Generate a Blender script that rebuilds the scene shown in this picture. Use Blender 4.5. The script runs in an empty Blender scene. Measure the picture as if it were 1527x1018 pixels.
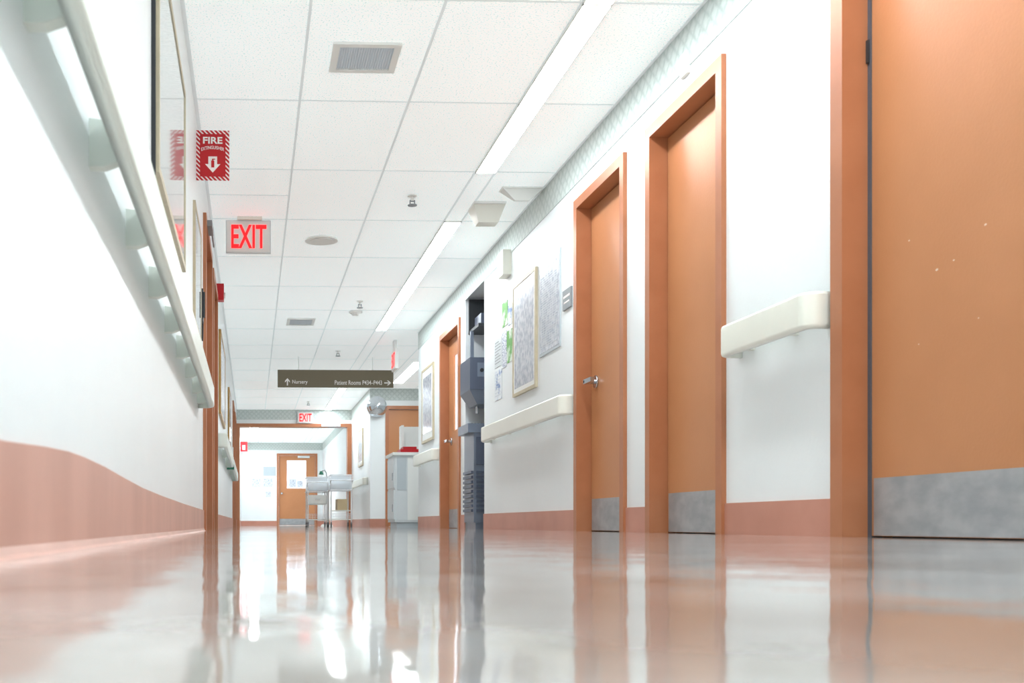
import bpy, bmesh, math, random
from mathutils import Vector, Matrix
random.seed(4)
S=bpy.context.scene
COL=S.collection
WP={}
def lin(c):
    r=[]
    for v in c:
        v=v/255.0
        r.append(v/12.92 if v<=0.04045 else ((v+0.055)/1.055)**2.4)
    return (r[0],r[1],r[2],1)
def mat(name,c,rough=0.5,metal=0,emis=None,es=0,trans=0,coat=0,var=0,vscale=3,bump=0,bscale=30,c2=None,stretch=None,alpha=1,ior=1.5,lo=.35,hi=.65):
    m=bpy.data.materials.new(name); m.use_nodes=True
    nt=m.node_tree; b=nt.nodes['Principled BSDF']
    b.inputs['Base Color'].default_value=lin(c)
    b.inputs['Roughness'].default_value=rough
    b.inputs['Metallic'].default_value=metal
    b.inputs['IOR'].default_value=ior
    if trans: b.inputs['Transmission Weight'].default_value=trans
    if coat:
        b.inputs['Coat Weight'].default_value=coat; b.inputs['Coat Roughness'].default_value=0.03
    if alpha<1: b.inputs['Alpha'].default_value=alpha
    if emis:
        b.inputs['Emission Color'].default_value=lin(emis); b.inputs['Emission Strength'].default_value=es
    tc=nt.nodes.new('ShaderNodeTexCoord'); mp=nt.nodes.new('ShaderNodeMapping')
    nt.links.new(tc.outputs['Object'],mp.inputs[0])
    if stretch: mp.inputs['Scale'].default_value=stretch
    if var or c2:
        n=nt.nodes.new('ShaderNodeTexNoise'); n.inputs['Scale'].default_value=vscale; n.inputs['Detail'].default_value=5
        nt.links.new(mp.outputs[0],n.inputs['Vector'])
        r=nt.nodes.new('ShaderNodeValToRGB')
        a=c2 if c2 else tuple(max(0,v-var) for v in c)
        r.color_ramp.elements[0].position=lo; r.color_ramp.elements[0].color=lin(a)
        r.color_ramp.elements[1].position=hi; r.color_ramp.elements[1].color=lin(c)
        nt.links.new(n.outputs['Fac'],r.inputs[0]); nt.links.new(r.outputs[0],b.inputs['Base Color'])
    if bump:
        n2=nt.nodes.new('ShaderNodeTexNoise'); n2.inputs['Scale'].default_value=bscale; n2.inputs['Detail'].default_value=3
        nt.links.new(mp.outputs[0],n2.inputs['Vector'])
        bp=nt.nodes.new('ShaderNodeBump'); bp.inputs['Strength'].default_value=bump; bp.inputs['Distance'].default_value=0.01
        nt.links.new(n2.outputs['Fac'],bp.inputs['Height']); nt.links.new(bp.outputs[0],b.inputs['Normal'])
    return m

M={}
M['wall']=mat('wall_paint',(241,246,247),0.4,var=3,vscale=1.5,bump=0.04,bscale=60)
M['orange']=mat('door_paint',(202,142,97),0.36,var=5,vscale=2.5,bump=0.05,bscale=90)
M['frame']=mat('door_frame_paint',(188,125,87),0.36,var=8,vscale=6)
M['base_r']=mat('vinyl_base',(206,148,128),0.4,var=9,vscale=4)
M['base_l']=mat('vinyl_base_light',(220,172,154),0.35,var=12,vscale=5,stretch=(1,1,.3))
M['cove']=mat('vinyl_cove',(230,194,180),0.35,var=8,vscale=6)
M['steel']=mat('brushed_steel',(182,186,188),0.4,0.3,c2=(162,167,171),vscale=9,stretch=(1,1,2))
M['chrome']=mat('chrome',(190,193,197),0.2,1)
M['whitemetal']=mat('white_enamel_tube',(240,243,246),0.3,0.0)
M['rail']=mat('rail_vinyl',(240,242,233),0.35,var=3,vscale=3)
M['rail_l']=mat('rail_vinyl_green',(232,239,231),0.35,var=3,vscale=3)
M['grid']=mat('grid_metal',(222,228,229),0.5,emis=(230,238,240),es=.1)  # small glow added so the bars don't look dark against the glowing tiles
M['white']=mat('white_plastic',(242,244,241),0.4)
M['cream']=mat('cream_plastic',(240,240,230),0.45)
M['grey']=mat('grey_plastic',(150,156,160),0.5)
M['vent']=mat('vent_metal',(206,213,218),0.5,emis=(200,208,214),es=.05)  # slight glow added to brighten the grey metal, not a light source
M['lgrey']=mat('light_grey_enamel',(222,228,230),0.4)
M['mgrey']=mat('mid_grey_enamel',(196,206,211),0.4)
M['dark']=mat('dark_plastic',(46,50,54),0.45)
M['gap']=mat('door_gasket',(92,94,102),0.6)  # dark grey standing in for the shade in the door gaps
M['bluegrey']=mat('blue_grey_plastic',(84,93,112),0.35)
M['bluegrey2']=mat('blue_grey_metal',(124,134,150),0.3,0.3)
M['wood']=mat('pale_wood_frame',(206,195,168),0.4,var=10,vscale=20)
M['gold']=mat('gold_frame',(190,152,90),0.35,0.1,var=15,vscale=20)
M['red']=mat('sign_red',(196,10,24),0.4)
M['redlit']=mat('lit_red',(255,20,26),0.4,emis=(255,14,22),es=.75)
M['exitface']=mat('exit_face',(236,238,236),0.4)
M['signwhite']=mat('sign_white',(250,246,242),0.5)
M['chip']=mat('bare_primer',(226,206,188),0.6)
M['signbrown']=mat('sign_taupe',(122,112,90),0.5)
M['green']=mat('green_plastic',(20,110,84),0.4)
M['rubber']=mat('rubber',(120,122,126),0.6)
M['wooden']=mat('wood_tray',(204,184,146),0.5)
M['paper']=mat('paper',(236,240,244),0.6,c2=(180,188,204),vscale=26,stretch=(1,1,3),lo=.42,hi=.56)
M['poster_green']=mat('poster_green',(228,238,226),0.5,c2=(112,178,92),vscale=9,lo=.44,hi=.54)
M['poster_blue']=mat('poster_blue',(232,238,242),0.5,c2=(120,150,196),vscale=12,lo=.36,hi=.46)
M['print']=mat('art_print',(222,226,232),0.15,c2=(182,188,202),vscale=22,lo=.4,hi=.58)
M['print2']=mat('glazed_print',(208,220,221),0.05,coat=.3,c2=(200,212,214),vscale=3,ior=1.5)
M['glow']=mat('light_diffuser',(255,255,255),0.5,emis=(245,251,255),es=14)
M['glow2']=mat('light_diffuser_far',(255,255,255),0.5,emis=(245,251,255),es=14)
M['clear']=mat('clear_acrylic',(235,243,248),0.08,alpha=.45)
M['pane']=mat('window_pane',(232,240,248),0.1,emis=(226,238,250),es=0.5,c2=(176,190,206),vscale=4,lo=.42,hi=.5)  # glow in the pane stands in for a bright room behind the glass
M['mattress']=mat('mattress_cloth',(246,248,250),0.7)
M['mirror']=mat('mirror_dome',(215,222,228),0.06,0.9)

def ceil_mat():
    # mineral tile with a faint even glow added to brighten the ceiling
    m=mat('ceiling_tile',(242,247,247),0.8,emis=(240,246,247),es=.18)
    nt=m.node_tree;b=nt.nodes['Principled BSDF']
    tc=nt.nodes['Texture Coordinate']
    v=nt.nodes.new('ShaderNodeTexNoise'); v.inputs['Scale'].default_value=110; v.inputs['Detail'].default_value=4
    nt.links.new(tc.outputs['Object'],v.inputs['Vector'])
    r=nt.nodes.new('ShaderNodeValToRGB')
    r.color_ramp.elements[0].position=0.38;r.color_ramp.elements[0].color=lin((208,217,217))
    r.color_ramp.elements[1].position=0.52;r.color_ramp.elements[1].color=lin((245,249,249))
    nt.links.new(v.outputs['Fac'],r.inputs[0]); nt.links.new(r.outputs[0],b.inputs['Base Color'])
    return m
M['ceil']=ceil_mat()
def floor_mat():
    m=bpy.data.materials.new('waxed_floor'); m.use_nodes=True
    nt=m.node_tree;b=nt.nodes['Principled BSDF'];L=nt.links
    tc=nt.nodes.new('ShaderNodeTexCoord')
    n=nt.nodes.new('ShaderNodeTexNoise'); n.inputs['Scale'].default_value=3.2; n.inputs['Detail'].default_value=8; n.inputs['Distortion'].default_value=.6
    L.new(tc.outputs['Object'],n.inputs['Vector'])
    r=nt.nodes.new('ShaderNodeValToRGB')
    r.color_ramp.elements[0].position=.4;r.color_ramp.elements[0].color=lin((172,162,154))
    r.color_ramp.elements[1].position=.6;r.color_ramp.elements[1].color=lin((206,203,199))
    L.new(n.outputs['Fac'],r.inputs[0]); L.new(r.outputs[0],b.inputs['Base Color'])
    n3=nt.nodes.new('ShaderNodeTexNoise'); n3.inputs['Scale'].default_value=2.2; n3.inputs['Detail'].default_value=4
    L.new(tc.outputs['Object'],n3.inputs['Vector'])
    mr=nt.nodes.new('ShaderNodeMapRange'); mr.inputs[1].default_value=.35;mr.inputs[2].default_value=.7;mr.inputs[3].default_value=.015;mr.inputs[4].default_value=.05
    L.new(n3.outputs['Fac'],mr.inputs[0]);L.new(mr.outputs[0],b.inputs['Roughness'])
    b.inputs['IOR'].default_value=1.65
    n2=nt.nodes.new('ShaderNodeTexNoise'); n2.inputs['Scale'].default_value=9; n2.inputs['Detail'].default_value=4
    L.new(tc.outputs['Object'],n2.inputs['Vector'])
    bp=nt.nodes.new('ShaderNodeBump'); bp.inputs['Strength'].default_value=.35; bp.inputs['Distance'].default_value=.004
    L.new(n2.outputs['Fac'],bp.inputs['Height']); L.new(bp.outputs[0],b.inputs['Normal'])
    return m
M['floor']=floor_mat()
def border_mat():
    m=bpy.data.materials.new('wallpaper_border'); m.use_nodes=True
    nt=m.node_tree;b=nt.nodes['Principled BSDF'];L=nt.links
    tc=nt.nodes.new('ShaderNodeTexCoord'); s=nt.nodes.new('ShaderNodeSeparateXYZ'); L.new(tc.outputs['Object'],s.inputs[0])
    def math_(op,a,bb=None):
        q=nt.nodes.new('ShaderNodeMath'); q.operation=op
        for i,x in enumerate((a,bb)):
            if x is None: continue
            if isinstance(x,(int,float)): q.inputs[i].default_value=x
            else: L.new(x,q.inputs[i])
        return q.outputs[0]
    h=math_('ADD',s.outputs[0],s.outputs[1])
    p=math_('ADD',h,s.outputs[2]); q=math_('SUBTRACT',h,s.outputs[2])
    fa=math_('ABSOLUTE',math_('SINE',math_('MULTIPLY',p,34)))
    fb=math_('ABSOLUTE',math_('SINE',math_('MULTIPLY',q,34)))
    mn=math_('MINIMUM',fa,fb)
    n=nt.nodes.new('ShaderNodeTexNoise'); n.inputs['Scale'].default_value=40; L.new(tc.outputs['Object'],n.inputs['Vector'])
    mm=math_('ADD',math_('MULTIPLY',mn,.45),math_('MULTIPLY',n.outputs['Fac'],.65))
    r=nt.nodes.new('ShaderNodeValToRGB')
    r.color_ramp.elements[0].position=.3;r.color_ramp.elements[0].color=lin((190,201,197))
    r.color_ramp.elements[1].position=.7;r.color_ramp.elements[1].color=lin((211,219,216))
    L.new(mm,r.inputs[0]);L.new(r.outputs[0],b.inputs['Base Color']); b.inputs['Roughness'].default_value=.5
    return m
M['border']=border_mat()
def stripe_mat():
    m=bpy.data.materials.new('hazard_stripes'); m.use_nodes=True
    nt=m.node_tree;b=nt.nodes['Principled BSDF'];L=nt.links
    tc=nt.nodes.new('ShaderNodeTexCoord'); s=nt.nodes.new('ShaderNodeSeparateXYZ'); L.new(tc.outputs['Object'],s.inputs[0])
    a=nt.nodes.new('ShaderNodeMath');a.operation='ADD';L.new(s.outputs[0],a.inputs[0]);L.new(s.outputs[2],a.inputs[1])
    c=nt.nodes.new('ShaderNodeMath');c.operation='MULTIPLY';L.new(a.outputs[0],c.inputs[0]);c.inputs[1].default_value=38
    d=nt.nodes.new('ShaderNodeMath');d.operation='FRACT';L.new(c.outputs[0],d.inputs[0])
    e=nt.nodes.new('ShaderNodeMath');e.operation='GREATER_THAN';L.new(d.outputs[0],e.inputs[0]);e.inputs[1].default_value=.42
    r=nt.nodes.new('ShaderNodeMix');r.data_type='RGBA'
    r.inputs['A'].default_value=lin((245,238,236));r.inputs['B'].default_value=lin((196,12,26))
    L.new(e.outputs[0],r.inputs['Factor']);L.new(r.outputs['Result'],b.inputs['Base Color'])
    return m
M['stripes']=stripe_mat()

def finish(name,bm,m,parent=None,label=None,cat=None,kind=None,bevel=0,smooth=False,origin=None,group=None,seg=2):
    if bevel:
        es=[e for e in bm.edges if len(e.link_faces)==2 and e.calc_face_angle(0)>0.6]
        bmesh.ops.bevel(bm,geom=es,offset=bevel,segments=seg,profile=.5,affect='EDGES',clamp_overlap=True)
    vs=[v.co for v in bm.verts]
    lo=Vector([min(v[i] for v in vs) for i in range(3)]);hi=Vector([max(v[i] for v in vs) for i in range(3)])
    o=origin if origin else Vector(((lo.x+hi.x)/2,(lo.y+hi.y)/2,lo.z))
    o=Vector(o)
    for v in bm.verts: v.co-=o
    bmesh.ops.recalc_face_normals(bm,faces=bm.faces[:])
    me=bpy.data.meshes.new(name);bm.to_mesh(me);bm.free()
    if smooth:
        for p in me.polygons:p.use_smooth=True
    ob=bpy.data.objects.new(name,me);COL.objects.link(ob)
    me.materials.append(M[m] if isinstance(m,str) else m)
    WP[ob.name]=o
    if parent:
        ob.parent=parent; ob.location=o-WP[parent.name]
    else: ob.location=o
    meta(ob,label,cat,kind,group)
    return ob
def meta(ob,label=None,cat=None,kind=None,group=None):
    if label: ob['label']=label
    if cat: ob['category']=cat
    if kind: ob['kind']=kind
    if group: ob['group']=group
def empty(name,loc,label,cat,kind=None,group=None):
    e=bpy.data.objects.new(name,None);e.empty_display_size=.1;COL.objects.link(e);e.location=loc;WP[e.name]=Vector(loc)
    meta(e,label,cat,kind,group);return e
def addbox(bm,x0,x1,y0,y1,z0,z1):
    vs=[bm.verts.new((x,y,z)) for x in(x0,x1) for y in(y0,y1) for z in(z0,z1)]
    for f in((0,1,3,2),(4,6,7,5),(0,4,5,1),(2,3,7,6),(0,2,6,4),(1,5,7,3)):
        bm.faces.new([vs[i] for i in f])
def boxes(name,lst,m,**k):
    bm=bmesh.new()
    for b in lst: addbox(bm,*b)
    return finish(name,bm,m,**k)
def box(name,x0,x1,y0,y1,z0,z1,m,**k): return boxes(name,[(x0,x1,y0,y1,z0,z1)],m,**k)
def addcyl(bm,p,r,h,axis='Z',seg=24,r2=None):
    r2=r if r2 is None else r2
    rot={'Z':Matrix(),'X':Matrix.Rotation(math.pi/2,4,'Y'),'Y':Matrix.Rotation(-math.pi/2,4,'X')}[axis]
    bmesh.ops.create_cone(bm,cap_ends=True,segments=seg,radius1=r,radius2=r2,depth=h,matrix=Matrix.Translation(p)@rot)
def cyls(name,lst,m,**k):
    bm=bmesh.new()
    for a in lst: addcyl(bm,*a)
    return finish(name,bm,m,**k)
def tube(bm,pts,r,seg=8):
    pts=[Vector(p) for p in pts]
    for i in range(len(pts)-1):
        d=pts[i+1]-pts[i];mm=(pts[i]+pts[i+1])/2
        bmesh.ops.create_cone(bm,cap_ends=True,segments=seg,radius1=r,radius2=r,depth=d.length+r*.6,matrix=Matrix.Translation(mm)@d.to_track_quat('Z','Y').to_matrix().to_4x4())
def extrude_poly(bm,pts,fn,d):
    a=[bm.verts.new(fn(u,v,0)) for u,v in pts];b=[bm.verts.new(fn(u,v,d)) for u,v in pts]
    n=len(pts)
    bm.faces.new(a);bm.faces.new(b[::-1])
    for i in range(n): bm.faces.new((a[i],b[i],b[(i+1)%n],a[(i+1)%n]))
def textbm(bm,s,O,U,V,N,w,h,d=.002,bold=0.0,arch=0):
    cu=bpy.data.curves.new('t','FONT');cu.body=s;cu.offset=bold;cu.resolution_u=3
    ob=bpy.data.objects.new('t',cu);COL.objects.link(ob)
    bpy.context.view_layer.update()
    me=bpy.data.meshes.new_from_object(ob.evaluated_get(bpy.context.evaluated_depsgraph_get()))
    xs=[v.co.x for v in me.vertices];ys=[v.co.y for v in me.vertices]
    x0,x1,y0,y1=min(xs),max(xs),min(ys),max(ys)
    if w is None: w=h*(x1-x0)/(y1-y0)
    O,U,V,N=map(Vector,(O,U,V,N))
    vm=[]
    for v in me.vertices:
        u=(v.co.x-x0)/(x1-x0);q=(v.co.y-y0)/(y1-y0)*h-arch*(2*u-1)**2
        vm.append(bm.verts.new(O+U*(u*w)+V*q+N*d))
    for p in me.polygons:
        try: bm.faces.new([vm[i] for i in p.vertices])
        except ValueError: pass
    bpy.data.objects.remove(ob);bpy.data.curves.remove(cu);bpy.data.meshes.remove(me)
def text(parent,m,s,*a,**k):
    lb=k.pop('label',None)
    bm=bmesh.new();textbm(bm,s,*a,**k);return finish('lettering',bm,m,parent=parent,label=lb)

H=2.446; R=2.09; Lw=-.33
# ---------------- structure ----------------
box('floor',-1.0,6,-2.5,32,-.1,0,'floor',kind='structure',origin=(0,0,0))
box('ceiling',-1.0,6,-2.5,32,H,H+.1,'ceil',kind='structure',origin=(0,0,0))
def wall_with_openings(name,xa,xb,y0,y1,ops,back=None):
    L=[];y=y0
    for a,b,zt in ops:
        L.append((xa,xb,y,a,0,H)); L.append((xa,xb,a,b,zt,H)); y=b
    L.append((xa,xb,y,y1,0,H))
    return boxes(name,L,'wall',kind='structure',origin=(0,0,0))
wall_with_openings('wall_right',R,R+.15,-2.5,13.1,[(2.35,3.68,2.12),(4.55,5.45,2.12),(5.775,6.68,2.12),(9.37,10.2,2.26),(10.43,11.52,2.12)])
boxes('wall_right',[(R,R+.15,18.5,32,0,H)],'wall',kind='structure',origin=(0,0,0))
boxes('wall_right',[(R+.151,R+.17,a,b,-.05,2.2) for a,b in((2.3,3.72),(4.5,5.5),(5.72,6.72),(10.3,11.6))],'gap',kind='structure',origin=(0,0,0))  # unseen dark plates added behind the doors to block light leaks
wall_with_openings('wall_left',Lw-.15,Lw,-2.5,32,[(7.06,8.2,2.14),(8.5,9.5,2.12),(17.6,18.8,2.12),(19.4,20.6,2.12)])
boxes('wall_left',[(Lw-.17,Lw-.151,a,b,-.05,2.2) for a,b in((7,8.3),(8.4,9.6),(17.5,18.9),(19.3,20.7))],'gap',kind='structure',origin=(0,0,0))  # same added plates behind the left doors, stopping light under the leaves
boxes('wall_side',[(R+.15,6,12.95,13.1,0,H)],'wall',kind='structure',origin=(0,0,0))
boxes('wall_side',[(R+.15,2.36,18.5,18.65,0,H),(2.36,3.4,18.5,18.65,2.14,H),(3.4,6,18.5,18.65,0,H)],'wall',kind='structure',origin=(0,0,0))
box('wall_side',5.9,6,13.1,18.5,0,H,'wall',kind='structure',origin=(0,0,0))
boxes('wall_partition',[(Lw,R,22,22.15,2.15,H)],'wall',kind='structure',origin=(0,0,0))
boxes('wall_far',[(-1,.73,31,31.15,0,H),(.73,1.93,31,31.15,2.13,H),(1.93,6,31,31.15,0,H)],'wall',kind='structure',origin=(0,0,0))
boxes('wall_niche',[(2.75,2.8,9.3,10.27,0,H),(R+.15,2.8,9.3,9.37,0,H),(R+.15,2.8,10.2,10.27,0,H),(R+.15,2.8,9.37,10.2,2.26,2.33)],'wall',kind='structure',origin=(0,0,0))

def bb(name,segs,m='base_r'):
    boxes(name,segs,m,kind='structure',origin=(0,0,0))
t=.008
bb('baseboard_right',[(R-t,R,a,b,0,.137) for a,b in((-2.5,2.35),(3.68,4.55),(5.45,5.775),(6.68,9.37),(10.2,10.43),(11.52,13.1),(18.5,22),(22.15,31))])
bb('baseboard_side',[(R,2.36,18.5-t,18.5,0,.137),(3.4,5.9,18.5-t,18.5,0,.137)])
bb('baseboard_far',[(Lw,.73,31-t,31,0,.137),(1.93,R,31-t,31,0,.137)])
prof=[(-2.5,.14),(.6,.142),(1.0,.146),(1.38,.154),(1.64,.166),(1.85,.173),(2.02,.174),(2.3,.171),(2.65,.162),(3.1,.152),(3.8,.146),(5,.141),(7.06,.138)]
bm=bmesh.new()
extrude_poly(bm,[(-2.5,0),(7.06,0)]+[(y,z) for y,z in prof[::-1]],lambda u,v,w:(Lw+w,u,v),.008)
finish('baseboard_left',bm,'base_l',kind='structure',origin=(0,0,0))
bm=bmesh.new()
extrude_poly(bm,[(0,0),(.02,0),(.013,.004),(.009,.016),(0,.018)],lambda u,v,w:(Lw+u,-2.5+w,v),9.56)
finish('baseboard_left',bm,'cove',kind='structure',origin=(0,0,0))
bb('baseboard_left',[(Lw,Lw+t,a,b,0,.137) for a,b in((8.2,8.5),(9.5,17.6),(18.8,19.4),(20.6,31))])
bz=2.235
boxes('trim_1',[(R-.004,R,-2.5,13.1,bz,H),(R-.004,R,18.5,22,bz,H),(R-.004,R,22.15,31,bz,H)],'border',kind='structure',origin=(0,0,0))
boxes('trim_2',[(Lw,R,21.996,22,bz,H),(Lw,R,30.996,31,bz,H),(R,5.9,18.496,18.5,bz,H)],'border',kind='structure',origin=(0,0,0))
boxes('trim_3',[(Lw,Lw+.07,21.95,22.2,0,2.15),(R-.09,R,21.95,22.2,0,2.15),(Lw+.07,R-.09,21.95,22.2,2.08,2.15)],'frame',kind='structure',origin=(0,0,0))
g=[];gw=.0075;zb=H-.003
rows=[5.93+1.16*k for k in range(-7,23)]
for x in(.27,.89,1.52,1.66): g.append((x-gw,x+gw,-2.5,31,zb,H))
for y in rows: g.append((Lw,1.52,y-gw,y+gw,zb+.001,H)); g.append((1.66,R,y-gw,y+gw,zb+.001,H))
g.append((Lw,.27,7.65-gw,7.65+gw,zb+.001,H))
g.append((Lw,Lw+.02,-2.5,31,zb,H)); g.append((R-.02,R,-2.5,13.1,zb,H))
for y in rows:
    if 13.1<y<18.5: g.append((R,5.9,y-gw,y+gw,zb+.001,H))
for x in(2.27,2.89,3.5): g.append((x-gw,x+gw,13.1,18.5,zb,H))
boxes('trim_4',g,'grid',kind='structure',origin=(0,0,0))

# ---------------- doors in side walls ----------------
def wall_door(n,side,y0,y1,top,kick=True,handle=None,glass=False,cf=.06):
    w=R if side>0 else Lw; s=side
    X=lambda d:w+s*d
    def bx(d0,d1,a,b,c,d):
        x=sorted((X(d0),X(d1)));return (x[0],x[1],a,b,c,d)
    fr=boxes('door_%d'%n,[bx(-.022,.15,y0,y0+cf,0,top),bx(-.022,.15,y1-cf,y1,0,top),bx(-.022,.15,y0+cf,y1-cf,top-cf,top),
        bx(.115,.15,y0+cf,y0+cf+.015,0,top-cf),bx(.115,.15,y1-cf-.015,y1-cf,0,top-cf)],'frame',kind='structure',bevel=.003,
        label='orange-brown painted steel door frame with flush door')
    a,b=y0+cf+.006,y1-cf-.006
    if n==1: b-=.012
    if glass:
        gy0,gy1=(a+b)/2-.12,(a+b)/2+.2
        lf=boxes('leaf',[bx(.075,.115,a,gy0,.004,top-cf-.006),bx(.075,.115,gy1,b,.004,top-cf-.006),bx(.075,.115,gy0,gy1,.004,1.05),bx(.075,.115,gy0,gy1,1.85,top-cf-.006)],'orange',parent=fr)
        boxes('glass_pane',[bx(.09,.1,gy0,gy1,1.05,1.85)],'pane',parent=lf)
    else:
        lf=boxes('leaf',[bx(.075,.115,a,b,.004,top-cf-.006)],'orange',parent=fr,bevel=.002)
    if n==1:
        boxes('gasket',[bx(.07,.112,b+.001,y1-cf,0,top-cf)],'gap',parent=fr,label='dark blue-grey strip painted as the shade in the door gap')  # dark strip put in as the shaded gap beside the leaf
        boxes('latch_plate',[bx(.062,.07,b+.004,y1-cf-.002,1.66,1.74)],'dark',parent=fr)
    if kick:
        boxes('kick_plate',[bx(.072,.075,a+.015,b-.015,.006,.205)],'steel',parent=lf,label='scuffed stainless steel kick plate')
    if handle is not None:
        z=.94
        bm=bmesh.new()
        addcyl(bm,Vector((X(.07),handle,z)),.042,.012,'X')
        addcyl(bm,Vector((X(.035),handle,z)),.014,.08,'X')
        x=sorted((X(-.005),X(.018)))
        addbox(bm,x[0],x[1],handle-.13,handle+.014,z-.014,z+.014)
        finish('lever_handle',bm,'chrome',parent=lf,label='chrome lever handle',bevel=.004)
    return fr,lf
d1,l1=wall_door(1,1,2.35,3.68,2.12,cf=.075)
for y,z,r in((3.38,.98,.004),(3.24,.85,.006),(3.16,.86,.004),(3.02,.93,.005),(3.33,.63,.003),(3.05,.66,.003)):
    bm=bmesh.new()
    bmesh.ops.create_icosphere(bm,subdivisions=1,radius=r,matrix=Matrix.Translation((R+.0748,y,z))@Matrix.Diagonal((.1,1.3,.7,1)))
    finish('paint_chip',bm,'chip',parent=l1,label='small pale chip in the orange paint')
wall_door(2,1,4.55,5.45,2.12)
wall_door(3,1,5.775,6.68,2.12,handle=6.52)
d4,l4=wall_door(4,1,10.43,11.52,2.12,handle=11.3,glass=True)
wall_door(5,-1,7.06,8.2,2.14,handle=7.25)
wall_door(6,-1,8.5,9.5,2.12)
wall_door(7,-1,17.6,18.8,2.12)
wall_door(8,-1,19.4,20.6,2.12)
def cross_door(n,x0,x1,yw,top,glass):
    fr=boxes('door_%d'%n,[(x0,x0+.06,yw-.02,yw+.15,0,top),(x1-.06,x1,yw-.02,yw+.15,0,top),(x0+.06,x1-.06,yw-.02,yw+.15,top-.06,top)],'frame',kind='structure',bevel=.003,label='orange-brown painted door frame')
    a,b=x0+.065,x1-.065
    if glass:
        g0,g1=1.03,1.6
        lf=boxes('leaf',[(a,g0,yw+.04,yw+.08,.004,top-.066),(g1,b,yw+.04,yw+.08,.004,top-.066),(g0,g1,yw+.04,yw+.08,.004,1.1),(g0,g1,yw+.04,yw+.08,1.93,top-.066)],'orange',parent=fr)
        box('glass_pane',g0,g1,yw+.055,yw+.065,1.1,1.93,'pane',parent=lf)
        for q in((1.1,1.3,yw+.045,yw+.05,1.14,1.38),(1.33,1.5,yw+.045,yw+.05,1.14,1.33)):
            box('notice',*q,'paper',parent=lf,label='white paper notice taped to the glass')
        box('kick_plate',a+.02,b-.02,yw+.036,yw+.04,.015,.2,'steel',parent=lf)
        boxes('door_closer',[(1.35,1.7,yw-.04,yw+.04,2.0,2.06)],'lgrey',parent=lf)
        cyls('knob',[(Vector((a+.08,yw+.01,.95)),.03,.06,'Y')],'chrome',parent=lf)
    else:
        lf=box('leaf',a,b,yw+.04,yw+.08,.004,top-.066,'orange',parent=fr)
    return fr
cross_door(9,2.36,3.4,18.5,2.14,False)
cross_door(10,.73,1.93,31,2.13,True)

# ---------------- handrails ----------------
def rail(side,y0,y1,m,brk,label,r=.06,z0=.755,z1=.888,grp='corridor handrails',thk=.034):
    w=R if side>0 else Lw; s=-side
    def path(off,ya,yb,rr):
        p=[(w,ya)]
        n=10
        p.append((w+s*(off-rr),ya)) if off-rr>0.001 else None
        for i in range(1,n+1):
            a=math.pi/2*i/n
            p.append((w+s*(off-rr+rr*math.sin(a)),ya+rr*(1-math.cos(a))))
        st=6
        for i in range(1,st): p.append((w+s*off,ya+rr+(yb-ya-2*rr)*i/st))
        for i in range(0,n+1):
            a=math.pi/2*(1-i/n)
            p.append((w+s*(off-rr+rr*math.sin(a)),yb-rr*(1-math.cos(a))))
        p.append((w,yb))
        return p
    out=path(.10,y0,y1,r); inn=path(.10-thk,y0+thk,y1-thk,r-thk)
    bm=bmesh.new()
    n=len(out);assert n==len(inn)
    dz=.014
    prof=[(0,z0+dz),(0,z1-dz),(.12,z1-.004),(.4,z1),(1,z1),(1,z0),(.4,z0),(.12,z0+.004)]
    rings=[]
    for fr_,z in prof:
        rings.append([bm.verts.new((a[0]+(b[0]-a[0])*fr_,a[1]+(b[1]-a[1])*fr_,z)) for a,b in zip(out,inn)])
    for j in range(len(rings)):
        A=rings[j];B=rings[(j+1)%len(rings)]
        for k in range(n-1): bm.faces.new((A[k],A[k+1],B[k+1],B[k]))
    for k in(0,n-1): bm.faces.new([rg[k] for rg in rings])
    ob=finish('handrail',bm,m,label=label,cat='handrail',smooth=True)
    wn=ob.modifiers.new('wn','WEIGHTED_NORMAL');wn.weight=80
    ob['group']=grp
    for y in brk:
        bm=bmesh.new()
        extrude_poly(bm,[(.0,z0+.015),(.0,z1-.02),(.07,z1-.03),(.07,z0+.03),(.03,z0+.015)],lambda u,v,q:(w+s*u,y-.016+q,v),.032)
        finish('bracket',bm,m,parent=ob,bevel=.003)
    return ob
rail(1,3.705,4.43,'rail',(3.95,4.3),'short cream vinyl handrail between two orange doors, scuffed end')
rail(1,6.72,9.1,'rail',(6.95,7.7,8.4,8.95),'long cream vinyl handrail below the wall notices')
rail(1,11.56,12.95,'rail',(11.8,12.7),'cream vinyl handrail beneath a framed print')
rail(1,18.8,21.8,'rail',(19,20.3,21.5),'cream vinyl handrail near the far doorway')
rail(-1,-.6,6.45,'rail_l',[1.54-1.22,1.54-.61]+[1.54+.61*k for k in range(8)]+[6.3],'long pale green-white vinyl handrail on wall brackets')
rail(-1,9.7,13.2,'rail_l',(10,11.5,13),'pale vinyl handrail past the side doors')
rail(-1,13.6,17.4,'rail_l',(13.9,15.5,17),'pale vinyl handrail by the green dispenser')

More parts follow.
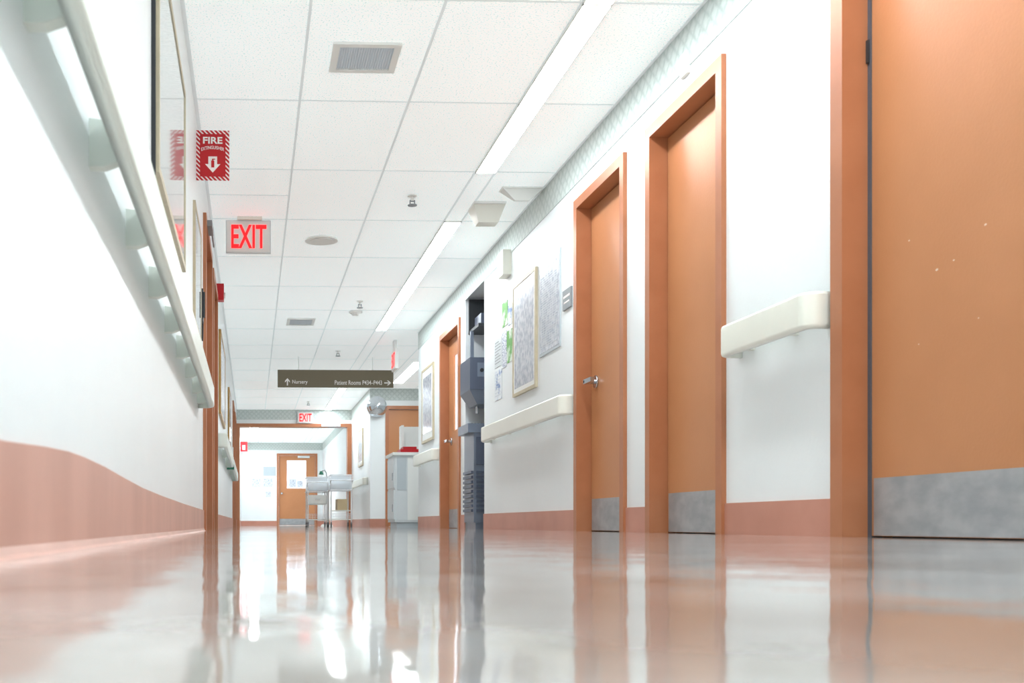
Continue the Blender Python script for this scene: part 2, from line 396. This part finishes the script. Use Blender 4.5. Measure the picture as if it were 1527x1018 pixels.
# ---------------- ceiling lights ----------------
def light(x0,x1,y0,y1,m='glow',label='recessed fluorescent strip light with white diffuser'):
    f=boxes('ceiling_light',[(x0,x0+.006,y0,y1,H-.012,H),(x1-.006,x1,y0,y1,H-.012,H),(x0,x1,y0,y0+.006,H-.012,H),(x0,x1,y1-.006,y1,H-.012,H)],'white',label=label,cat='ceiling light',group='fluorescent strip lights')
    box('diffuser',x0+.006,x1-.006,y0+.006,y1-.006,H-.009,H-.001,m,parent=f)
for y0 in(7.09-1.16*k for k in range(1,9)): light(1.52,1.66,y0,y0+1.16)
for k in range(4): light(1.52,1.66,8.25+1.16*k,9.41+1.16*k)
for k in range(3): light(1.52,1.66,18.4+1.16*k,19.56+1.16*k)
for k in range(2): light(2.38,2.56,15.4+1.16*k,16.56+1.16*k,'glow2')
for k in range(4): light(-.06,.16,25.5+1.16*k,26.66+1.16*k,'glow2')

def vent(x0,x1,y0,y1):
    f=boxes('ceiling_vent',[(x0,x1,y0,y0+.035,H-.014,H),(x0,x1,y1-.035,y1,H-.014,H),(x0,x0+.035,y0+.035,y1-.035,H-.014,H),(x1-.035,x1,y0+.035,y1-.035,H-.014,H)],'white',label='square white ceiling air vent with grey grille',cat='air vent',group='ceiling vents',bevel=.003)
    n=22;L=[]
    for i in range(n):
        x=x0+.035+(x1-x0-.07)*i/n; L.append((x,x+.005,y0+.035,y1-.035,H-.009,H-.002))
        y=y0+.035+(y1-y0-.07)*i/n; L.append((x0+.035,x1-.035,y,y+.004,H-.008,H-.003))
    boxes('grille',L,'vent',parent=f)
    box('duct_plate',x0+.035,x1-.035,y0+.035,y1-.035,H-.0025,H-.0005,'vent',parent=f)
vent(.405,.75,5.2,5.53); vent(.41,.74,12.2,12.6)
sp=cyls('ceiling_speaker',[(Vector((.585,8.82,H-.008)),.14,.016,'Z',40,.13)],'white',label='round white recessed ceiling speaker',cat='speaker')
cyls('grille',[(Vector((.585,8.82,H-.018)),.105,.006,'Z',36)],'white',parent=sp)
def sprinkler(x,y):
    b=cyls('sprinkler_head',[(Vector((x,y,H-.004)),.035,.008),(Vector((x,y,H-.022)),.013,.036)],'white',label='chrome fire sprinkler head hanging from the ceiling',cat='sprinkler',group='ceiling sprinklers')
    boxes('yoke',[(x-.02,x-.013,y-.004,y+.004,H-.07,H-.038),(x+.013,x+.02,y-.004,y+.004,H-.07,H-.038),(x-.02,x+.02,y-.007,y+.007,H-.045,H-.035)],'grey',parent=b)
    cyls('deflector',[(Vector((x,y,H-.072)),.034,.005)],'grey',parent=b)
for x,y in((1.17,7.62),(1.16,11.25),(1.19,14.5),(1.1,20.5)): sprinkler(x,y)
sd=cyls('smoke_detector',[(Vector((1.17,11.8,H-.01)),.075,.02)],'white',label='round white smoke detector on the ceiling',cat='smoke detector')
cyls('sensor_cap',[(Vector((1.17,11.8,H-.034)),.035,.028,'Z',24,.06)],'white',parent=sd)

def wedge(name,cx,cy,wt,wb,dt,db,z0,z1,m,**k):
    bm=bmesh.new()
    v=[bm.verts.new((cx+sx*wb/2,cy+sy*db/2,z0)) for sx,sy in((-1,-1),(1,-1),(1,1),(-1,1))]
    u=[bm.verts.new((cx+sx*wt/2,cy+sy*dt/2,z1)) for sx,sy in((-1,-1),(1,-1),(1,1),(-1,1))]
    bm.faces.new(v);bm.faces.new(u[::-1])
    for i in range(4): bm.faces.new((v[i],v[(i+1)%4],u[(i+1)%4],u[i]))
    return finish(name,bm,m,**k)
e=wedge('alarm_horn',1.77,7.85,.24,.15,.2,.12,H-.14,H-.015,'cream',bevel=.006,label='flared cream ceiling-mounted alarm horn box',cat='alarm')
box('mounting_plate',1.65,1.89,7.73,7.97,H-.016,H,'white',parent=e)
e=wedge('corridor_dome_light',1.93,7.45,.29,.1,.1,.03,H-.085,H-.008,'white',bevel=.005,label='white wedge-shaped lamp under the ceiling by the wall',cat='signal light')
box('mounting_plate',1.78,2.08,7.39,7.51,H-.009,H,'white',parent=e)

def exit_sign(x0,x1,y,z0,z1,rod):
    b=box('exit_sign',x0,x1,y,y+.03,z0,z1,'lgrey',label='white EXIT sign with glowing red letters',cat='exit sign',bevel=.004,group='exit signs')
    box('sign_face',x0+.008,x1-.008,y-.003,y,z0+.008,z1-.008,'exitface',parent=b)
    w=x1-x0;h=z1-z0
    text(b,'redlit','EXIT',(x0+w*.12,y-.003,z0+h*.14),(1,0,0),(0,0,1),(0,-1,0),w*.78,h*.72,.003,bold=.018,label='glowing red EXIT letters')
    if rod: box('ceiling_mount',x0+w*.25,x1-w*.2,y-.02,y+.05,z1,H,'cream',parent=b)
exit_sign(-.205,.147,8.2,2.165,2.42,True)
exit_sign(.95,1.28,21.93,2.16,2.39,False)
b=box('exit_sign',1.85,1.89,13.5,13.85,2.06,2.32,'white',label='EXIT sign seen edge-on at the cross hall',cat='exit sign',bevel=.004,group='exit signs')
text(b,'redlit','EXIT',(1.85,13.82,2.1),(0,-1,0),(0,0,1),(-1,0,0),.29,.18,.004,bold=.012)
box('ceiling_mount',1.85,1.89,13.6,13.75,2.32,H,'white',parent=b)

fx0,fx1,fy,fz0,fz1=Lw,-.135,6.2,2.075,2.37
fs=box('fire_extinguisher_sign',fx0,fx1,fy,fy+.004,fz0,fz1,'stripes',label='red projecting fire extinguisher sign with striped border and arrow',cat='sign')
box('sign_panel',fx0+.022,fx1-.022,fy-.002,fy,fz0+.022,fz1-.022,'red',parent=fs)
text(fs,'signwhite','FIRE',(fx0+.04,fy-.002,fz1-.08),(1,0,0),(0,0,1),(0,-1,0),.115,.04,.002,bold=.03)
text(fs,'signwhite','EXTINGUISHER',(fx0+.03,fy-.002,fz1-.112),(1,0,0),(0,0,1),(0,-1,0),.135,.02,.002,bold=.01,arch=.012)
bm=bmesh.new()
cx=(fx0+fx1)/2;zc=fz0+.045
pts=[(0,0),(.045,.05),(.026,.05),(.026,.095),(-.026,.095),(-.026,.05),(-.045,.05)]
extrude_poly(bm,[(cx+a,zc+c) for a,c in pts],lambda u,v,w:(u,fy-.002-w,v),.002)
finish('arrow',bm,'signwhite',parent=fs)
boxes('extinguisher_symbol',[(cx-.009,cx+.009,fy-.0055,fy-.0045,zc+.03,zc+.07),(cx-.004,cx+.004,fy-.0055,fy-.0045,zc+.07,zc+.08),(cx-.004,cx+.014,fy-.0055,fy-.0045,zc+.076,zc+.081)],'red',parent=fs)

sy=15.0;sx0,sx1=.365,2.03;sz0,sz1=2.005,2.255
hs=box('direction_sign',sx0,sx1,sy,sy+.03,sz0,sz1,'signbrown',label='taupe hanging direction sign for nursery and patient rooms',cat='sign',bevel=.003)
text(hs,'signwhite','Nursery',(sx0+.21,sy,sz0+.035),(1,0,0),(0,0,1),(0,-1,0),.22,.07,.003,bold=.008)
text(hs,'signwhite','Patient Rooms P434\u2013P443',(sx0+.82,sy,sz0+.038),(1,0,0),(0,0,1),(0,-1,0),.68,.064,.003,bold=.008)
def arrow(cx,cz,rot,sc):
    bm=bmesh.new()
    pts=[(-.009,-.05),(.009,-.05),(.009,.02),(.036,-.01),(.036,.014),(0,.055),(-.036,.014),(-.036,-.01),(-.009,.02)]
    c,s=math.cos(rot),math.sin(rot)
    extrude_poly(bm,[(cx+sc*(a*c-b_*s),cz+sc*(a*s+b_*c)) for a,b_ in pts],lambda u,v,w:(u,sy-.001-w,v),.002)
    finish('arrow',bm,'signwhite',parent=hs)
arrow(sx0+.14,sz0+.075,0,1.0);arrow(sx1-.085,sz0+.068,-math.pi/2,.95)
for x in(sx0+.3,sx1-.3): cyls('hanger_rod',[(Vector((x,sy+.015,(sz1+H)/2)),.006,H-sz1)],'white',parent=hs)

# ---------------- wall pictures ----------------
def picture(side,y0,y1,z0,z1,fm,pm,th=.025,fw=.03,label='framed print',mat_w=0):
    w=R if side>0 else Lw;s=-side
    def bx(d0,d1,a,b,c,d):
        x=sorted((w+s*d0,w+s*d1));return(x[0],x[1],a,b,c,d)
    f=boxes('picture_frame',[bx(0,th,y0,y0+fw,z0,z1),bx(0,th,y1-fw,y1,z0,z1),bx(0,th,y0+fw,y1-fw,z0,z0+fw),bx(0,th,y0+fw,y1-fw,z1-fw,z1)],fm,label=label,cat='picture')
    if mat_w:
        boxes('picture_mat',[bx(.001,th*.8,y0+fw,y1-fw,z0+fw,z1-fw)],'white',parent=f)
        q=fw+mat_w
        boxes('print',[bx(.002,th*.85,y0+q,y1-q,z0+q,z1-q)],pm,parent=f)
    else:
        boxes('print',[bx(.001,th*.85,y0+fw,y1-fw,z0+fw,z1-fw)],pm,parent=f)
    return f
picture(1,7.6,8.27,1.05,1.93,'wood','print',th=.02,fw=.024,label='pale wood framed grey print above the handrail',mat_w=.035)
picture(1,11.95,12.75,1.02,1.91,'wood','print',th=.02,label='pale framed figure print beyond the orange door',mat_w=.08)
picture(1,19.6,20.4,1.15,1.85,'wood','print',label='pale framed print near the far doorway',mat_w=.06)
pf=picture(-1,3.45,4.82,1.2,2.02,'wood','print2',th=.026,fw=.028,label='wide glazed picture in a pale gold frame over the handrail')
box('frame_edge',Lw,Lw+.014,3.44,3.45,1.19,2.03,'dark',parent=pf,label='dark side edge of the frame')
picture(-1,5.85,6.55,1.16,1.85,'wood','print2',th=.015,label='small glazed notice beside the door frame')
picture(-1,10.3,12.0,1.13,1.96,'gold','print',label='gold framed picture past the side doors')
picture(-1,14.2,15.2,1.13,1.9,'gold','print',label='gold framed picture further down the hall')
def notice(side,y0,y1,z0,z1,m,label,th=.004):
    w=R if side>0 else Lw;s=-side
    x=sorted((w,w+s*th))
    return box('wall_notice',x[0],x[1],y0,y1,z0,z1,m,label=label,cat='notice',group='wall notices')
def lines(par,y0,y1,z0,z1,n,xf,m='vent',hh=.005):
    L=[]
    for i in range(n):
        z=z1-(z1-z0)*i/n-.012
        L.append((xf-.001,xf,y0+(.0 if i%4 else (y1-y0)*.35),y1,z,z+hh))
    boxes('printed_lines',L,m,parent=par)
n1=notice(1,7.02,7.53,1.25,1.92,'mgrey','large pale grey printed poster in a thin clip frame',.008)
box('sheet',R-.0095,R-.008,7.04,7.51,1.27,1.9,'print',parent=n1)
lines(n1,7.07,7.48,1.3,1.82,30,R-.0097,'mgrey',.004)
box('heading_band',R-.0107,R-.0097,7.1,7.45,1.85,1.87,'bluegrey2',parent=n1)
notice(1,8.50,8.68,1.68,1.88,'poster_green','white and green notice pinned on the wall')
notice(1,8.36,8.48,1.66,1.82,'poster_blue','small white and blue slip pinned on the wall')
notice(1,8.34,8.52,1.36,1.62,'poster_green','green illustrated notice pinned on the wall')
notice(1,8.54,8.68,1.34,1.64,'paper','pale typed notice beside the green one')
a_=notice(1,8.70,8.95,1.38,1.62,'lgrey','white typed sheet on the wall');lines(a_,8.73,8.93,1.4,1.6,8,R-.0045,'grey')
a_=notice(1,8.70,8.95,1.1,1.35,'poster_blue','lower white and blue sheet on the wall');lines(a_,8.73,8.93,1.12,1.33,8,R-.0045)
rp=box('room_sign',R-.012,R,6.77,6.95,1.47,1.6,'grey',label='small grey room number plaque beside the door',cat='sign',bevel=.003)
for q in((R-.0135,R-.012,6.79,6.93,1.545,1.56),(R-.0135,R-.012,6.8,6.92,1.51,1.52)): box('printed_line',*q,'signwhite',parent=rp)
ch=box('door_chime',R-.07,R,8.38,8.56,2.06,2.26,'cream',label='cream plastic chime box high on the wall',cat='chime',bevel=.012)
boxes('speaker_slot',[(R-.072,R-.07,8.42,8.52,2.10+.03*i,2.11+.03*i) for i in range(4)],'vent',parent=ch)
box('junction_box',R-.018,R,4.93,5.01,2.2,2.31,'white',label='small white junction box on the wallpaper border',cat='junction box',bevel=.005)
s=box('light_switch',R-.01,R,11.56,11.64,1.15,1.27,'white',label='white light switch plate beside the door',cat='switch',bevel=.003)
box('rocker',R-.014,R-.01,11.585,11.615,1.185,1.235,'cream',parent=s)
s=box('fire_alarm',Lw,Lw+.07,9.62,9.72,2.1,2.25,'red',label='red wall fire alarm strobe beside the door',cat='fire alarm',bevel=.006)
box('strobe_lens',Lw+.07,Lw+.085,9.64,9.70,2.13,2.17,'white',parent=s)
s=box('door_closer',Lw+.022,Lw+.055,7.2,7.45,2.09,2.13,'grey',label='grey hydraulic door closer above the door',cat='door closer',bevel=.006)
boxes('closer_arm',[(Lw+.04,Lw+.05,7.45,7.8,2.1,2.115)],'grey',parent=s)
ph=box('wall_phone',Lw,Lw+.018,6.66,6.78,1.34,1.54,'dark',label='dark slim wall telephone with coiled cord',cat='telephone',bevel=.005)
box('handset',Lw+.018,Lw+.03,6.67,6.70,1.36,1.52,'dark',parent=ph,bevel=.004)
bm=bmesh.new()
tube(bm,[(Lw+.012,6.72+.07*math.cos(math.pi*i/20),1.34-.12*math.sin(math.pi*i/20)) for i in range(21)],.004)
finish('cord',bm,'dark',parent=ph)
s=box('hand_sanitizer_dispenser',Lw,Lw+.09,13.3,13.42,.8,1.02,'white',label='white and green hand sanitizer dispenser on the wall',cat='dispenser',bevel=.01)
box('pump',Lw+.01,Lw+.1,13.3,13.42,.74,.8,'green',parent=s,bevel=.008)

# ---------------- ice & water station in niche ----------------
ws=empty('water_station',(2.35,9.9,0),'blue-grey ice and water dispenser with louvred base in wall niche','water dispenser')
x0,x1,y0,y1=2.05,2.6,9.72,10.16
boxes('base_cabinet',[(x0+.02,x1,y0,y1,.06,.9),(x0+.04,x1,y0+.02,y1-.02,.0,.06)],'bluegrey2',parent=ws,bevel=.006)
boxes('louvre_panel',[(x0,x0+.02,y0+.03,y1-.03,.16+.045*i,.185+.045*i) for i in range(9)]+[(x0+.04,x1-.05,y0-.014,y0,.16+.045*i,.182+.045*i) for i in range(9)],'bluegrey',parent=ws)
box('service_door',x0+.04,x1-.05,y0-.01,y0,.6,.86,'bluegrey',parent=ws,bevel=.004)
boxes('drip_basin',[(x0-.04,x1,y0-.02,y1,.9,.985)],'bluegrey2',parent=ws,bevel=.02)
boxes('basin_grating',[(x0+.0+.03*i,x0+.012+.03*i,y0+.01,y1-.03,.985,.99) for i in range(14)],'dark',parent=ws)
boxes('back_panel',[(x1-.12,x1,y0,y1,.98,1.62)],'mgrey',parent=ws,bevel=.004)
wedge('dispenser_hood',2.29,9.94,.52,.36,.46,.36,1.17,1.3,'bluegrey2',parent=ws,bevel=.012)
boxes('dispenser_body',[(x0-.02,x1-.08,y0-.02,y1,1.3,1.6)],'bluegrey',parent=ws,bevel=.03)
boxes('control_panel',[(x0+.05,x1-.15,y0-.024,y0-.019,1.42,1.55)],'bluegrey2',parent=ws)
for x in(2.14,2.22,2.3): cyls('push_button',[(Vector((x,y0-.028,1.48)),.018,.01,'Y',16)],'dark',parent=ws)
for x in(2.15,2.28): cyls('spout',[(Vector((x,9.94,1.14)),.015,.08)],'chrome',parent=ws)
sh=boxes('open_shelf',[(2.12,2.75,9.75,10.2,1.9,1.93),(2.12,2.75,10.17,10.2,1.9,2.24),(2.7,2.75,9.75,10.17,1.93,2.24)],'dark',label='dark open shelf unit at the top of the niche',cat='shelf',bevel=.003)
boxes('storage_tray',[(2.16,2.5,9.82,10.1,1.932,2.04)],'bluegrey',label='blue-grey storage tray on the niche shelf',cat='tray',bevel=.006)
boxes('wall_conduit',[(2.1,2.13,10.0,10.04,1.6,1.9)],'bluegrey2',label='vertical blue-grey conduit above the dispenser',cat='conduit',bevel=.004)

# ---------------- pale supply cabinet ----------------
cp=empty('supply_cabinet',(2.3,14.2,0),'pale grey box cabinet with overhanging top in the cross hall opening','cabinet')
boxes('body',[(1.9,2.7,13.9,14.6,.07,.96)],'lgrey',parent=cp,bevel=.012)
box('plinth',1.93,2.67,13.93,14.57,0,.07,'mgrey',parent=cp)
boxes('worktop',[(1.87,2.73,13.86,14.63,.96,1.0)],'white',parent=cp,bevel=.008)
for z0_,z1_ in((.11,.5),(.53,.93)):
    pn=boxes('door',[(1.888,1.9,13.93,14.57,z0_,z1_)],'lgrey',parent=cp,bevel=.003)
    box('handle',1.875,1.888,14.0,14.03,z0_+.1,z0_+.2,'chrome',parent=pn)
box('side_panel',2.07,2.68,13.89,13.9,.1,.93,'white',parent=cp,bevel=.003)
box('upper_panel',1.93,2.05,13.89,13.9,.5,.93,'mgrey',parent=cp,bevel=.003)
box('lower_panel',1.93,2.05,13.89,13.9,.1,.47,'lgrey',parent=cp,bevel=.003)
boxes('binder',[(1.98,2.26,13.92,14.25,1.0,1.045)],'red',label='red binder lying on the cabinet top',cat='binder',bevel=.006)
boxes('binder',[(2.02,2.2,13.95,14.2,1.045,1.08)],'red',label='second red binder stacked on the first',cat='binder',bevel=.006)
boxes('document_holder',[(2.05,2.08,14.3,14.55,1.0,1.4),(2.08,2.35,14.52,14.55,1.0,1.4),(2.05,2.35,14.3,14.55,1.0,1.015)],'white',label='white upright document holder on the cabinet',cat='document holder',bevel=.003)

bm=bmesh.new()
bmesh.ops.create_uvsphere(bm,u_segments=32,v_segments=16,radius=.19,matrix=Matrix.Translation((2.2,18.44,2.12)))
bmesh.ops.bisect_plane(bm,geom=bm.verts[:]+bm.edges[:]+bm.faces[:],plane_co=(2.2,18.38,2.12),plane_no=(.1,1,.25),clear_outer=True)
cm=finish('convex_mirror',bm,'mirror',smooth=True,label='round convex safety mirror at the hall corner',cat='mirror')
cyls('bracket',[(Vector((2.2,18.45,2.14)),.02,.12,'Y')],'lgrey',parent=cm)
cyls('back_plate',[(Vector((2.2,18.4,2.13)),.17,.02,'Y',32)],'lgrey',parent=cm)

# ---------------- bassinets ----------------
def bassinet(x,y,lab,kind=0):
    e=empty('hospital_bassinet',(x,y,0),lab,'bassinet',group='bassinets in the hall')
    w,l=.2,.36
    for sx in(-1,1):
        for sy_ in(-1,1): cyls('frame_post',[(Vector((x+sx*w*.92,y+sy_*l*.9,.43)),.012,.72)],'whitemetal',parent=e)
    if kind==0:
        boxes('cabinet',[(x-w*.85,x+w*.85,y-l*.85,y+l*.85,.42,.6)],'white',parent=e,bevel=.01)
        dr=boxes('drawer',[(x-w*.8,x+w*.8,y-l*.85-.012,y-l*.85,.44,.58)],'white',parent=e,bevel=.003)
        box('handle',x-.05,x+.05,y-l*.85-.03,y-l*.85-.012,.51,.52,'chrome',parent=dr)
    else:
        box('wood_tray',x-w*.3,x+w*.6,y-l*.7,y+l*.7,.3,.5,'wooden',parent=e,bevel=.005,label='light brown wooden storage bin')
        box('middle_shelf',x-w*.9,x+w*.9,y-l*.88,y+l*.88,.285,.298,'white',parent=e)
    boxes('lower_shelf',[(x-w,x+w,y-l,y+l,.12,.14)],'white',parent=e,bevel=.003)
    L=[]
    for zz in(.17,.2,.23): L+= [(x-w,x+w,y-l-.003,y-l+.003,zz,zz+.006),(x-w-.003,x-w+.003,y-l,y+l,zz,zz+.006),(x+w-.003,x+w+.003,y-l,y+l,zz,zz+.006)]
    for i in range(9): L.append((x-w+i*w/4-.002,x-w+i*w/4+.002,y-l-.003,y-l+.003,.14,.236))
    boxes('wire_basket',L,'whitemetal',parent=e)
    for zz,nm in((.66,'tub_support'),(.93,'tub_rim')):
        boxes(nm,[(x-w-.008,x-w+.008,y-l,y+l,zz,zz+.016),(x+w-.008,x+w+.008,y-l,y+l,zz,zz+.016),(x-w,x+w,y-l-.008,y-l+.008,zz,zz+.016),(x-w,x+w,y+l-.008,y+l+.008,zz,zz+.016)],'whitemetal',parent=e)
    q=.006
    boxes('clear_tub',[(x-w+.01,x-w+.01+q,y-l+.02,y+l-.02,.69,.93),(x+w-.01-q,x+w-.01,y-l+.02,y+l-.02,.69,.93),(x-w+.01,x+w-.01,y-l+.02,y-l+.02+q,.69,.93),(x-w+.01,x+w-.01,y+l-.02-q,y+l-.02,.69,.93),(x-w+.01,x+w-.01,y-l+.02,y+l-.02,.68,.69)],'clear',parent=e)
    box('mattress',x-w+.03,x+w-.03,y-l+.04,y+l-.04,.69,.77,'mattress',parent=e,bevel=.02)
    bm=bmesh.new();tube(bm,[(x-w,y-l,.79),(x-w,y-l-.09,.84),(x+w,y-l-.09,.84),(x+w,y-l,.79)],.01)
    finish('push_handle',bm,'whitemetal',parent=e)
    for sx in(-1,1):
        for sy_ in(-1,1):
            cyls('caster',[(Vector((x+sx*w*.92,y+sy_*l*.9,.04)),.04,.025,'X')],'rubber',parent=e)
    return e
bassinet(1.25,20.3,'clear-sided hospital bassinet on a white wheeled cabinet',0)
bassinet(1.62,19.35,'clear-tub newborn bassinet on casters holding a wooden bin',1)
gl=cyls('gooseneck_lamp',[(Vector((1.52,21.3,.02)),.13,.04,'Z',28,.1)],'white',label='slim gooseneck lamp with green head behind the bassinets',cat='lamp')
bm=bmesh.new();tube(bm,[(1.52,21.3,.03),(1.52,21.3,.95),(1.51,21.28,1.08),(1.47,21.25,1.14),(1.42,21.22,1.12)],.009);finish('lamp_stem',bm,'grey',parent=gl)
cyls('lamp_head',[(Vector((1.40,21.2,1.08)),.05,.07,'Z',20,.025)],'green',parent=gl)

def fnotice(x0,x1,z0,z1,m,label): return box('wall_notice',x0,x1,30.99,31,z0,z1,m,label=label,cat='notice',group='far wall notices')
fnotice(.33,.7,1.47,1.74,'mgrey','grey text sign beside the far door')
fnotice(.0,.25,1.15,1.4,'paper','white sheet on the end wall')
fnotice(.33,.6,1.15,1.4,'paper','white sheet beside the end door')
fnotice(.4,.55,.85,1.0,'paper','small white plate on the end wall')
s=box('fire_extinguisher_sign',Lw,Lw+.2,29,29.01,2.05,2.32,'red',label='red projecting extinguisher sign by the end wall',cat='sign')
box('arrow',Lw+.06,Lw+.14,28.995,29,2.1,2.22,'signwhite',parent=s)
s=box('door_closer',1.45,1.85,21.88,21.95,2.09,2.14,'lgrey',label='grey door closer on the partition frame',cat='door closer',bevel=.006)
box('closer_arm',1.6,1.95,21.9,21.91,2.06,2.075,'grey',parent=s)

# ---------------- world & camera ----------------
w=bpy.data.worlds.new('world');S.world=w;w.use_nodes=True
w.node_tree.nodes['Background'].inputs[0].default_value=(.86,.95,1,1)
w.node_tree.nodes['Background'].inputs[1].default_value=.9
cam=bpy.data.cameras.new('camera');co=bpy.data.objects.new('camera',cam);COL.objects.link(co);S.camera=co
t=.035;f=1562
cam.sensor_width=36;cam.lens=36*f/1527
co.location=(0,0,.046)
co.rotation_euler=(math.pi/2,0,-math.atan(t))
cam.shift_x=(763.5-(376+f*t))/1527
cam.shift_y=(781-509)/1527
cam.clip_start=.01
cam.dof.use_dof=True;cam.dof.focus_distance=8;cam.dof.aperture_fstop=6
vs=S.view_settings
vs.view_transform='Standard'
vs.exposure=0.98
vs.use_curve_mapping=True
cmv=vs.curve_mapping
cmv.use_clip=False
cmv.clip_max_x=6;cmv.clip_max_y=2
c=cmv.curves[3]
c.points[0].location=(0,0);c.points[1].location=(3.0,1.0)
for p in((.3,.3),(.66,.71),(1.0,.87),(1.6,.95)): c.points.new(*p)
cmv.update()
